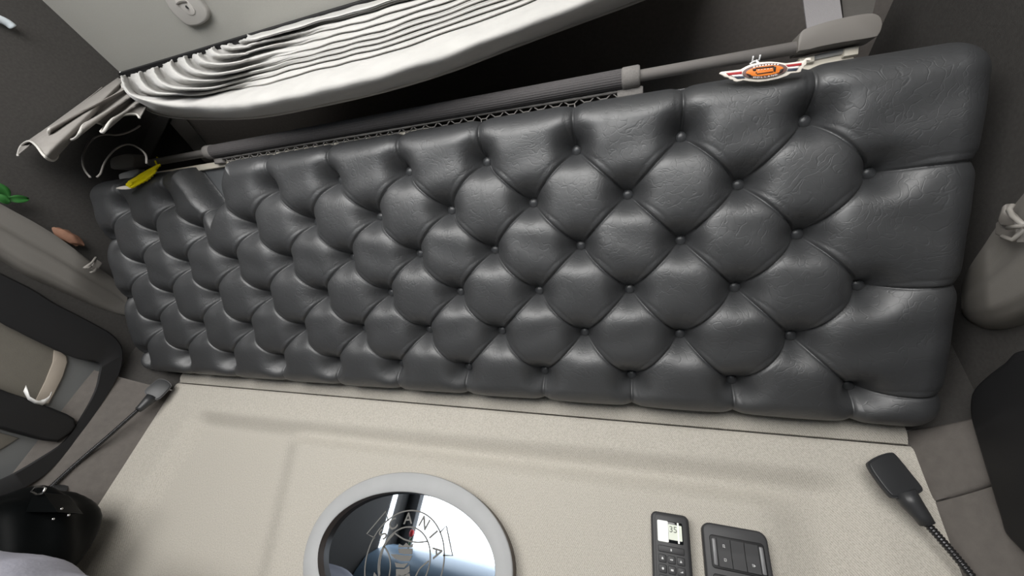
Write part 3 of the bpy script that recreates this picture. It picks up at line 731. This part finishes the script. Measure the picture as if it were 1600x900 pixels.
hl = local((so[0], YD, so[2]), (1, 0, -0.022), (0.0, 0, 1))
SW, SL = 0.1035, 0.20
mesh('plate', *solid([hl(*p, -.013) for p in rrect(SW, SL, 0.014)], (0, -1, 0), 0.025, 0.004, 3), M['body'], swp, angle=50)
def rocker_row(zt, icons):
    f = mesh('switch_frame', *solid([hl(*p, .0118) for p in rrect(.085, .050, .005, .0105, zt)], (0, -1, 0), .0022, .001), M['black'], swp, angle=50)
    for x in (.0135, .0865): mesh('side_clip', *solid([hl(*p, .0135) for p in rrect(.0065, .040, .002, x, zt - .0055)], (0, -1, 0), .004, .0012), M['keylt'], f, angle=50)
    for i in range(3):
        x = .0215 + i * .0214; w, h = .0203, .0415; z0 = zt - .0045
        V = []; Fc = []
        prof_ = [(0, .0055), (.35, .0040), (.5, .0034), (.65, .0042), (1, .0062)]
        G = [[hl(x + w * s, z0 - h * t, .0135 + e) for s in (0, .5, 1)] for t, e in prof_]
        rk = mesh('rocker', *shell(G, .003, (0, 1, 0)), M['key'], f, angle=60)
        for (dz, pl) in icons[i]:
            mesh('symbol', *join(*[([hl(x + w * .5 + a * .001, z0 - h * dz + b * .001, .0135 + .0062) for a, b in p], [tuple(range(len(p)))]) for p in pl]), M['icon'], rk, smooth=False)
lamp_i = [[(-1.9, -2.2), (-1.2, -2.2), (-1.2, 2.2), (-1.9, 2.2)], [(-1.2, 1.5), (1.2, 1.5), (1.2, 2.2), (-1.2, 2.2)], [(.5, -1.2), (1.2, -1.2), (1.2, 1.5), (.5, 1.5)], [(-1.2, -1.2), (.9, -2.6), (2.2, -2.2), (.5, -.8)]]
lamp_j = [[(-1.9, -1.2), (-1.2, -1.2), (-1.2, 2.2), (-1.9, 2.2)], [(-1.9, -2.0), (.8, -2.0), (.8, -1.2), (-1.9, -1.2)], [(-1.2, 1.5), (1.6, 1.5), (1.6, 2.2), (-1.2, 2.2)], [(1.0, -1.8), (1.7, -1.8), (1.7, 1.5), (1.0, 1.5)]]
heat_i = [[(-2.6, .9), (-.6, 1.4), (-.6, 2.0), (-2.6, 1.6)], [(-2.4, -.5), (-.6, -.1), (-.6, .5), (-2.4, .2)], [(-2.2, -1.9), (-.6, -1.6), (-.6, -1.0), (-2.2, -1.2)], [(0, -2), (.7, -2), (.7, 2), (0, 2)], [(.7, 1.3), (2.4, .4), (2.4, -.4), (.7, -1.3), (.7, -.6), (1.6, 0), (.7, .6)]]
rocker_row(-.0185, [[(.25, lamp_i), (.74, lamp_j)], [], [(.74, heat_i)]])
rocker_row(-.0760, [[(.25, lamp_j)], [(.25, lamp_i)], []])

# ------------------------------------------------------------------ reading lamps
def goose(pts, r0, r1, pitch=0.0042):
    P = cr(pts, 30); L = np.r_[0, np.cumsum([np.linalg.norm(b - a) for a, b in zip(P, P[1:])])]
    n = int(L[-1] / (pitch / 4)); s = np.linspace(0, L[-1], n)
    Q = [np.array([np.interp(x, L, [p[i] for p in P]) for i in range(3)]) for x in s]
    rr = [(r0 + (r1 - r0) * x / L[-1]) * (1 + 0.13 * math.sin(2 * PI * x / pitch)) for x in s]
    return tube(Q, rr, 10)
def reading_lamp(label, head_px, c0, nrm, neck, cable, base, name='reading_lamp', th=0.007):
    n = unit(nrm); pts = [on(x, y, c0, n) for x, y in head_px]
    root = thing(name, label, 'lamp', base)
    pts = cr(pts, 5, True); ctr = sum(pts) / len(pts)
    mesh('lamp_head', *solid(pts, -n, th, 0.003, 3), M['lamp'], root, angle=50)
    inner = [ctr + (p - ctr) * 0.93 + n * 0.0 for p in pts]
    mesh('lamp_cover', *solid([p - n * (-0.0005) for p in inner], n, 0.0022, 0.0012, 2), M['lamp'], root, angle=50)
    mesh('neck', *tube(neck[0], neck[1], 18), M['lamp'], root)
    mesh('gooseneck', *goose(cable, 0.0056, 0.0056), M['goose'], root)
    mesh('mount', *join(tube([base + np.array([0, .03, 0]), base + np.array([0, .0, 0])], [0.022, 0.018], 18)), M['lamp'], root, angle=50)
    return root
yl = 0.862
a_, b_, c_ = atY(1412, 768, yl - .006), atY(1440, 806, yl - .002), atY(1449, 819, yl)
reading_lamp('black gooseneck reading lamp at the lower right edge of the beige wall',
             [(1356, 727), (1360, 719), (1375, 711), (1392, 707), (1401, 712), (1424, 740), (1441, 762), (1438, 770), (1420, 777), (1398, 778), (1389, 773), (1372, 752)],
             np.array([0.43, yl, 0.19]), (0.18, -1, 0.12), ([a_, atY(1424, 786, yl - .004), b_, c_], [0.0165, 0.0150, 0.0118, 0.0105]),
             [c_, atY(1482, 856, yl + .004), atY(1518, 900, yl + .004), atY(1545, 940, yl + .008)], np.array([atY(1548, 944, yl)[0], 0.868, atY(1548, 944, yl)[2]]))
nl = unit((0.60, -0.75, 0.1))
cl = atY(246, 607, 0.855)
def L_(x, y, e=0.0): return on(x, y, cl + nl * e, nl)
bL = atX(74, 768, -1.555)
reading_lamp('black gooseneck reading lamp in the left corner beside the beige wall',
             [(226, 614), (229, 607), (243, 595), (250, 592), (260, 594), (267, 600), (266, 606), (252, 621), (243, 625), (234, 622)], cl, nl,
             ([L_(238, 620, -.006), L_(230, 628, -.005), L_(219, 638, -.005), L_(215, 641, -.005)], [0.0165, 0.0145, 0.0105, 0.0095]),
             [L_(215, 641, -.005), L_(170, 681, -.01) * 0.5 + atX(170, 681, -1.53) * 0.5, atX(120, 724, -1.55), atX(76, 764, -1.555)], bL)

# ------------------------------------------------------------------ side pockets with their hooks
def pocket(label, top, bot, xs_, side, group):
    T = np.array(cr([np.array([x, y, 0.0]) for x, y in top], 8))[:, :2]; B = np.array(cr([np.array([x, y, 0.0]) for x, y in bot], 8))[:, :2]
    def res(P, n=50):
        s = np.r_[0, np.cumsum(np.hypot(*np.diff(P, axis=0).T))]; t = np.linspace(0, s[-1], n); return np.c_[np.interp(t, s, P[:, 0]), np.interp(t, s, P[:, 1])]
    T, B = res(T), res(B); G = []
    for f in np.linspace(0, 1, 22):
        X = np.interp(f, [q[0] for q in xs_], [q[1] for q in xs_]); row = []
        for k, (p, q) in enumerate(zip(T, B)):
            g = k / (len(T) - 1) if side > 0 else 1 - k / (len(T) - 1)
            wl = XL if side < 0 else XR; Xk = wl + (X - wl) * (0.25 + 0.75 * ss(0, 0.35, g))
            r_ = p * (1 - f) + q * f; row.append(atX(r_[0], r_[1], Xk))
        G.append(row)
    allp = np.array(G).reshape(-1, 3)
    root = thing('side_pocket', label, 'storage pocket', (allp[:, 0].mean(), allp[:, 1].mean(), allp[:, 2].min()), group)
    mesh('panel', *shell(G, 0.006, (side, 0, 0)), M['lid'], root, angle=70)
    return root
x0 = XL
pkL = pocket('taupe moulded side pocket with a hook at the left wall',
       [(-60, 283), (0, 318), (60, 351), (100, 377), (150, 415), (180, 438), (199, 462)], [(-60, 378), (0, 406), (40, 430), (80, 448), (120, 466), (150, 479), (185, 491), (199, 493)],
       [(0, x0 + .050), (.08, x0 + .053), (.38, x0 + .046), (.46, x0 + .054), (.75, x0 + .050), (.92, x0 + .030), (1, x0 + .004)], -1, 'side pockets')
x0 = XR
pkR = pocket('taupe moulded side pocket with a hook at the right wall',
       [(1502, 462), (1505, 436), (1518, 412), (1537, 384), (1560, 350), (1600, 302), (1650, 240)], [(1502, 488), (1510, 499), (1524, 508), (1545, 514), (1572, 513), (1600, 504), (1650, 482)],
       [(0, x0 - .046), (.1, x0 - .050), (.40, x0 - .046), (.46, x0 - .054), (.75, x0 - .050), (.92, x0 - .030), (1, x0 - .004)], 1, 'side pockets')
def hook(px_plate, px_prong, X, side, parent):
    k = mesh('hook', *solid([atX(x, y, X) for x, y in px_plate], (-side, 0, 0), 0.008, 0.002), M['grey'], parent, angle=50)
    mesh('prong', *join(*[tube([atX(x, y, X - side * e) for x, y, e in l], 0.0030, 8) for l in px_prong]), M['prong'], k)
hook([(147, 404), (158, 411), (153, 419), (147, 424), (141, 418)], [[(150, 402, .006), (143, 411, .014), (131, 419, .020), (137, 419, .020), (143, 416, .016)], [(141, 426, .012), (147, 424, .010), (150, 419, .006)]], XL + .055, -1, pkL)
hook([(1567, 348), (1576, 340), (1600, 352), (1600, 378), (1582, 372), (1566, 366)], [[(1582, 320, .006), (1577, 328, .010), (1582, 338, .016), (1600, 352, .020)], [(1575, 356, .018), (1600, 352, .020)], [(1566, 369, .014), (1583, 375, .012), (1600, 358, .008)]], XR - .056, 1, pkR)
mesh('hook_arm', *solid([atX(x, y, XR - .06) for x, y in [(1573, 343), (1580, 322), (1585, 318), (1584, 330), (1600, 346), (1600, 353), (1578, 352)]], (-1, 0, 0), 0.010, 0.003), M['grey'], pkR, angle=50)
# things kept behind the left pocket rim
lf = thing('leaf_sprig', 'green leaf sprig poking out above the left side pocket', 'plant', atX(10, 318, XL + .03))
def leaf(px0, px1, w, X):
    a, b = atX(*px0, X), atX(*px1, X); t = b - a; s = unit(np.cross(t, (1, 0.2, 0.3))); G = []
    for f in np.linspace(0, 1, 9):
        ww = w * math.sin(PI * min(1, f * 0.92 + 0.05)) ** 0.8
        G.append([a + t * f + s * ww * q + np.array([0.006 * abs(q) + 0.012 * f * (1 - f) * 2, 0, 0]) for q in (-1, -.5, 0, .5, 1)])
    mesh('leaf', *shell(G, 0.0012), M['leaf'], lf)
leaf((-12, 285), (11, 312), .018, XL + .035); leaf((8, 312), (44, 311), .010, XL + .035); leaf((-10, 305), (14, 318), .012, XL + .045); leaf((-14, 300), (4, 290), .012, XL + .03)
mesh('stem', *tube([atX(-14, 308, XL + .03), atX(6, 314, XL + .032), atX(14, 314, XL + .034)], 0.0018, 6), M['stem'], lf)
p = atX(106, 370, XL + .030)
mesh('crumpled_wrapper', *ball(p, (0.012, 0.036, 0.015), 18, 12, lambda d: 1 + 0.18 * math.sin(5 * d[1] + 3 * d[2]) * math.cos(7 * d[0] + 2 * d[1])), M['brown'], angle=60,
     label='small pink-brown crumpled scrap tucked behind the left side pocket', cat='scrap')
mesh('wall_peg', *tube(cr([atX(-20, 22, XL + .02), atX(0, 30, XL + .02), atX(12, 36, XL + .02), atX(21, 43, XL + .02)], 4), [0.010] * 12 + [0.008], 12), M['bluew'],
     label='small bluish white peg on the dark wall in the top left corner', cat='peg')
# ------------------------------------------------------------------ black framed recess on the left wall, and its twin at the right
fo = [(-90, 380), (0, 426), (50, 451), (85, 473), (120, 491), (150, 507), (172, 520), (186, 534), (192, 549), (190, 572), (180, 597), (150, 645), (110, 700), (76, 738), (40, 762), (0, 786), (-90, 835)]
fi = [(-90, 446), (0, 503), (25, 516), (50, 529), (95, 550), (120, 560), (140, 564), (150, 565), (157, 570), (155, 585), (148, 612), (128, 650), (100, 690), (62, 716), (25, 738), (0, 750), (-90, 790)]
rec = thing('framed_recess', 'black framed recess with a thick bar across at the left wall', 'recess', atX(60, 760, XL))
def frame_ring(outer, inner, x0, x1, inx):
    A = [atX(x, y, x0) for x, y in outer]; B = [atX(x, y, x1) for x, y in outer]; C = [atX(x, y, x1 - .004) for x, y in inner]; Dd = [atX(x, y, inx) for x, y in inner]
    B = [b * 0.994 + c * 0.006 for b, c in zip(B, C)]
    loops = [A, [b + np.array([-.006, 0, 0]) for b in B], [b * .97 + c * .03 for b, c in zip(B, C)], [b * .06 + c * .94 for b, c in zip(B, C)], [c + np.array([-.004, 0, 0]) for c in C], Dd]
    n = len(outer); V = [p for l in loops for p in l]; Fc = []
    for i in range(len(loops) - 1):
        for k in range(n - 1): Fc.append((i * n + k, i * n + k + 1, (i + 1) * n + k + 1, (i + 1) * n + k))
    return V, Fc
so_ = [tuple(p[:2]) for p in cr([np.array([x, y, 0.]) for x, y in fo], 4)]; si_ = [tuple(p[:2]) for p in cr([np.array([x, y, 0.]) for x, y in fi], 4)]
mesh('frame', *frame_ring(so_, si_, XL, XL + .045, XL + .001), M['black'], rec, angle=50)
mesh('back_plate', *solid([atX(x, y, XL) for x, y in fi], (1, 0, 0), .0015), M['recess'], rec, smooth=False)
bp_ = [(-90, 440), (0, 500), (50, 527), (92, 548), (103, 556), (105, 566), (98, 588), (86, 612), (74, 633), (40, 625), (-90, 600)]
mesh('inner_panel', *solid([atX(x, y, XL + .0015) for x, y in bp_], (1, 0, 0), .006, .002), M['recessb'], rec, angle=40)
mesh('lit_panel_side', *solid([atX(x, y, XL + .0075) for x, y in [(84, 547), (94, 550), (102, 556), (104, 566), (97, 588), (85, 612), (75, 630), (55, 626), (70, 596), (82, 566)]], (1, 0, 0), .003, .001), M['recess_lit'], rec, angle=40, label='side of the inner panel, coloured lighter beige as if lit')
mesh('grab_bar', *solid([atX(x, y, XL + .002) for x, y in [(-90, 575), (0, 611), (40, 624), (92, 645), (104, 652), (106, 664), (98, 674), (76, 688), (55, 686), (0, 671), (-90, 645)]], (1, 0, 0), .045, .008, 3), M['black'], rec, angle=50)
mesh('lower_panel', *solid([atX(x, y, XL + .0015) for x, y in [(-90, 640), (0, 676), (28, 684), (0, 702), (-90, 745)]], (1, 0, 0), .005, .002), M['recessb'], rec, angle=40)
wp = [(37, 611), (44, 624), (54, 630), (66, 633), (74, 628), (77, 621)]
G = [[atX(x, y, XL + .0478), atX(x + 2, y - 5, XL + .052 + .004 * math.sin(i)), atX(x + 3, y - (3 if i in (1, 2) else 9), XL + .05)] for i, (x, y) in enumerate(wp)]
mesh('white_clip', *shell(G, .0015), M['white'], label='small bent white plastic piece lying on the bar of the left recess', cat='clip')
mesh('black_surround', *solid(cr([atX(x, y, XR - .001) for x, y in [(1625, 548), (1600, 566), (1570, 588), (1551, 606), (1544, 624), (1545, 655), (1560, 706), (1576, 756), (1592, 806), (1612, 850), (1700, 900), (1720, 700), (1700, 560)]], 4, True), (-1, 0, 0), .025, .010, 3), M['black'], angle=50,
     label='plain black moulded surround at the lower right wall', cat='trim')
# ------------------------------------------------------------------ ceiling dish
dz = ZC
dsh = thing('ceiling_catch', 'oval grey catch with a screw hole set in the pale ceiling', 'catch', atZ(300, 12, dz - .012))
o_ = [(255, -22), (262, -2), (270, 12), (283, 26), (298, 37), (314, 37), (327, 29), (329, 18), (318, 0), (305, -22), (285, -34), (265, -34)]
mesh('bezel', *solid(cr([atZ(x, y, dz) for x, y in o_], 5, True), (0, 0, -1), .014, .006, 3), M['grey'] if False else mat('catch_plastic', (0.40, 0.385, 0.365), .5, .35), dsh, angle=60)
i_ = [(274, 2), (283, 12), (294, 22), (303, 23), (305, 17), (299, 8), (290, -2), (281, -6)]
mesh('dish', *solid(cr([atZ(x, y, dz - .0142) for x, y in i_], 5, True), (0, 0, -1), .0012, .0005), mat('catch_dish', (0.50, 0.48, 0.455), .5, .35), dsh, angle=60)
mesh('screw_hole', *tube([atZ(292.5, 11, dz - .013), atZ(292.5, 11, dz - .0165)], .0042, 14), M['black'], dsh, angle=50)
mesh('finger_lip', *solid(cr([atZ(x, y, dz - .014) for x, y in [(276, 5), (281, 1), (289, 0), (292, 3), (284, 4), (278, 7)]], 4, True), (0, 0, -1), .004, .001), mat('catch_lip', (0.16, 0.15, 0.14), .6, .3), dsh, angle=50)
# ------------------------------------------------------------------ bedding at the lower left
ZB = -0.36
mesh('lower_mattress', *box((-1.46, 0.22, ZB - .14), (0.44, 0.86, ZB), .03), M['mattress'], angle=50,
     label='grey lower bunk mattress under the beige rear wall', cat='mattress')
bc = atY(48, 842, 0.72)
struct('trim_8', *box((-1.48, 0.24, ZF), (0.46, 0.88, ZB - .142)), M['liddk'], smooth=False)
bag = thing('black_bag', 'glossy black bag standing in the lower left corner', 'bag', (bc[0], 0.72, ZB))
def bagfn(d):
    return 1 + 0.05 * math.sin(6 * d[0] + 2) * math.cos(5 * d[2]) + 0.04 * math.sin(9 * d[1] + 4 * d[2]) - 0.18 * max(0, d[2] - .55)
bx = bc[0]; bh = 0.135
mesh('bag_body', *ball((bx - .055, 0.735, ZB + bh + .016), (0.138, 0.12, bh), 40, 26, bagfn), M['bagm'], bag)
rp_ = [atY(x, y, 0.655) for x, y in [(49, 768), (55, 761), (68, 761), (71, 763), (66, 771), (58, 773)]]
mesh('buckle', *tube(rp_ + rp_[:1], .0022, 8), M['chrome'], bag)
mesh('tab', *solid([atY(x, y, 0.664) for x, y in [(54, 768), (68, 770), (90, 800), (40, 800)]], (0, 1, 0), .05, .002), M['bagm'], bag, angle=50)
glints = []  # tiny chrome beads added in place of the bag's specular highlights
for x, y in ((96, 795), (107, 805), (83, 811)):
    glints.append(ball(atY(x, y, 0.622), .0024, 8, 6))
mesh('glint', *join(*glints), M['chrome'], bag)
pc = atY(6, 930, 0.55)
def pfn(d): return (abs(d[0]) ** 3.2 + abs(d[1]) ** 3.2 + abs(d[2]) ** 2.2) ** (-1 / 3.0) * (1 + .03 * math.sin(9 * d[0] + 5 * d[1]) + .02 * math.sin(17 * d[0]))
mesh('pillow', *ball((pc[0] - .02, 0.55, ZB + .099), (0.22, 0.13, 0.095), 48, 30, pfn), M['pillow'],
     label='crumpled lavender grey pillow at the lower left corner of the photo', cat='pillow')
# ------------------------------------------------------------------ dashboard seen in the mirror, tulip hanging in the windscreen
dbd = thing('dashboard', 'dashboard under the windscreen, coloured with blue outside reflections, seen in the oval mirror', 'dashboard', (-0.55, -.9, ZF))
G = []
for f, y, z in ((0, -1.06, -.20), (.2, -1.0, -.185), (.5, -.86, -.20), (.75, -.72, -.25), (.9, -.65, -.33), (1, -.62, -.50), (1.1, -.63, -1.0), (1.2, -.66, ZF + .02)):
    G.append([(x, y + (.03 * math.cos(x * 2.2) if f else 0), z + .012 * math.sin(x * 4)) for x in np.linspace(XL + .01, XR - .01, 40)])
mesh('top_shell', *shell(G, .02, (0, -.5, -1)), M['dash'], dbd, angle=50)

def seen_in_mirror(x, y, Y):
    m = atY(x, y, 0.8955); d = ray(x, y) * np.array([1, -1, 1]); return m + d * ((Y - 0.8955) / d[1])
tb = seen_in_mirror(643, 834, -0.93)
tul = thing('tulip', 'red artificial tulip standing in the windscreen, seen reflected in the oval mirror', 'flower', (tb[0], tb[1], -0.19))
def petal(a):
    G = []
    for f in np.linspace(0, 1, 9):
        r = 0.012 * math.sin(PI * (0.16 + 0.66 * f)) ** 0.8 * 1.25; w = 1.15 * math.sin(PI * (0.12 + 0.80 * f))
        G.append([tb + np.array([r * math.cos(a + w * q), r * math.sin(a + w * q), -0.018 + 0.042 * f]) for q in (-.7, -.35, 0, .35, .7)])
    return shell(G, 0.0010)
for k in range(5): mesh('petal', *petal(2 * PI * k / 5), M['petal'], tul)
mesh('stem', *tube([np.array([tb[0], tb[1], -0.195]), tb + np.array([.002, 0, -.07]), tb + np.array([0, 0, -.016])], .0022, 8), M['stem'], tul)
G = [[np.array([tb[0] + .004 + q * w, tb[1] + .004 * abs(q), -0.19 + .085 * f]) + np.array([.016 * f * f, 0, 0]) for q in (-1, 0, 1)] for f, w in ((0, .003), (.3, .007), (.6, .007), (.85, .004), (1, .001))]
mesh('leaf', *shell(G, .001), M['leaf'], tul)

# ------------------------------------------------------------------ light: overcast sky through windscreen and side windows
w = bpy.data.worlds.new('World'); scn.world = w; w.use_nodes = True
bg = w.node_tree.nodes['Background']; bg.inputs['Color'].default_value = (1.0, 0.985, 0.96, 1); bg.inputs['Strength'].default_value = 5.0
def area(name, loc, rot, sx, sy, power=None, col=(1, 1, 1), portal=False):
    l = bpy.data.lights.new(name, 'AREA'); l.shape = 'RECTANGLE'; l.size = sx; l.size_y = sy; l.color = col
    if portal: l.cycles.is_portal = True
    else: l.energy = power
    o = bpy.data.objects.new(name, l); COL.objects.link(o); o.location = Vector(np.array(loc) + OFF); o.rotation_euler = rot; return o
area('windscreen_daylight', ((XL + XR) / 2, -1.14, 0.28), (PI / 2, 0, 0), XR - XL - .18, 1.04, portal=True)
area('left_window_daylight', (XL - .03, -0.9375, 0.14), (PI / 2, 0, -PI / 2), .125, .72, portal=True)
area('right_window_daylight', (XR + .03, -.90, 0.225), (PI / 2, 0, PI / 2), .20, .75, portal=True)

# ------------------------------------------------------------------ camera
cam = bpy.data.cameras.new('Camera'); co = bpy.data.objects.new('Camera', cam); COL.objects.link(co)
cam.sensor_fit = 'HORIZONTAL'; cam.sensor_width = 36.0; cam.lens = 36.0 * F / 1600.0; cam.clip_start = 0.01
from mathutils import Matrix
mw = Matrix.Identity(4)
for i in range(3):
    mw[i][0] = R[i, 0]; mw[i][1] = -R[i, 1]; mw[i][2] = -R[i, 2]; mw[i][3] = OFF[i]
co.matrix_world = mw
scn.camera = co
vs_ = scn.view_settings
vs_.view_transform = 'Standard'; vs_.look = 'None'; vs_.gamma = 1.0; vs_.exposure = 0.82; vs_.use_curve_mapping = False
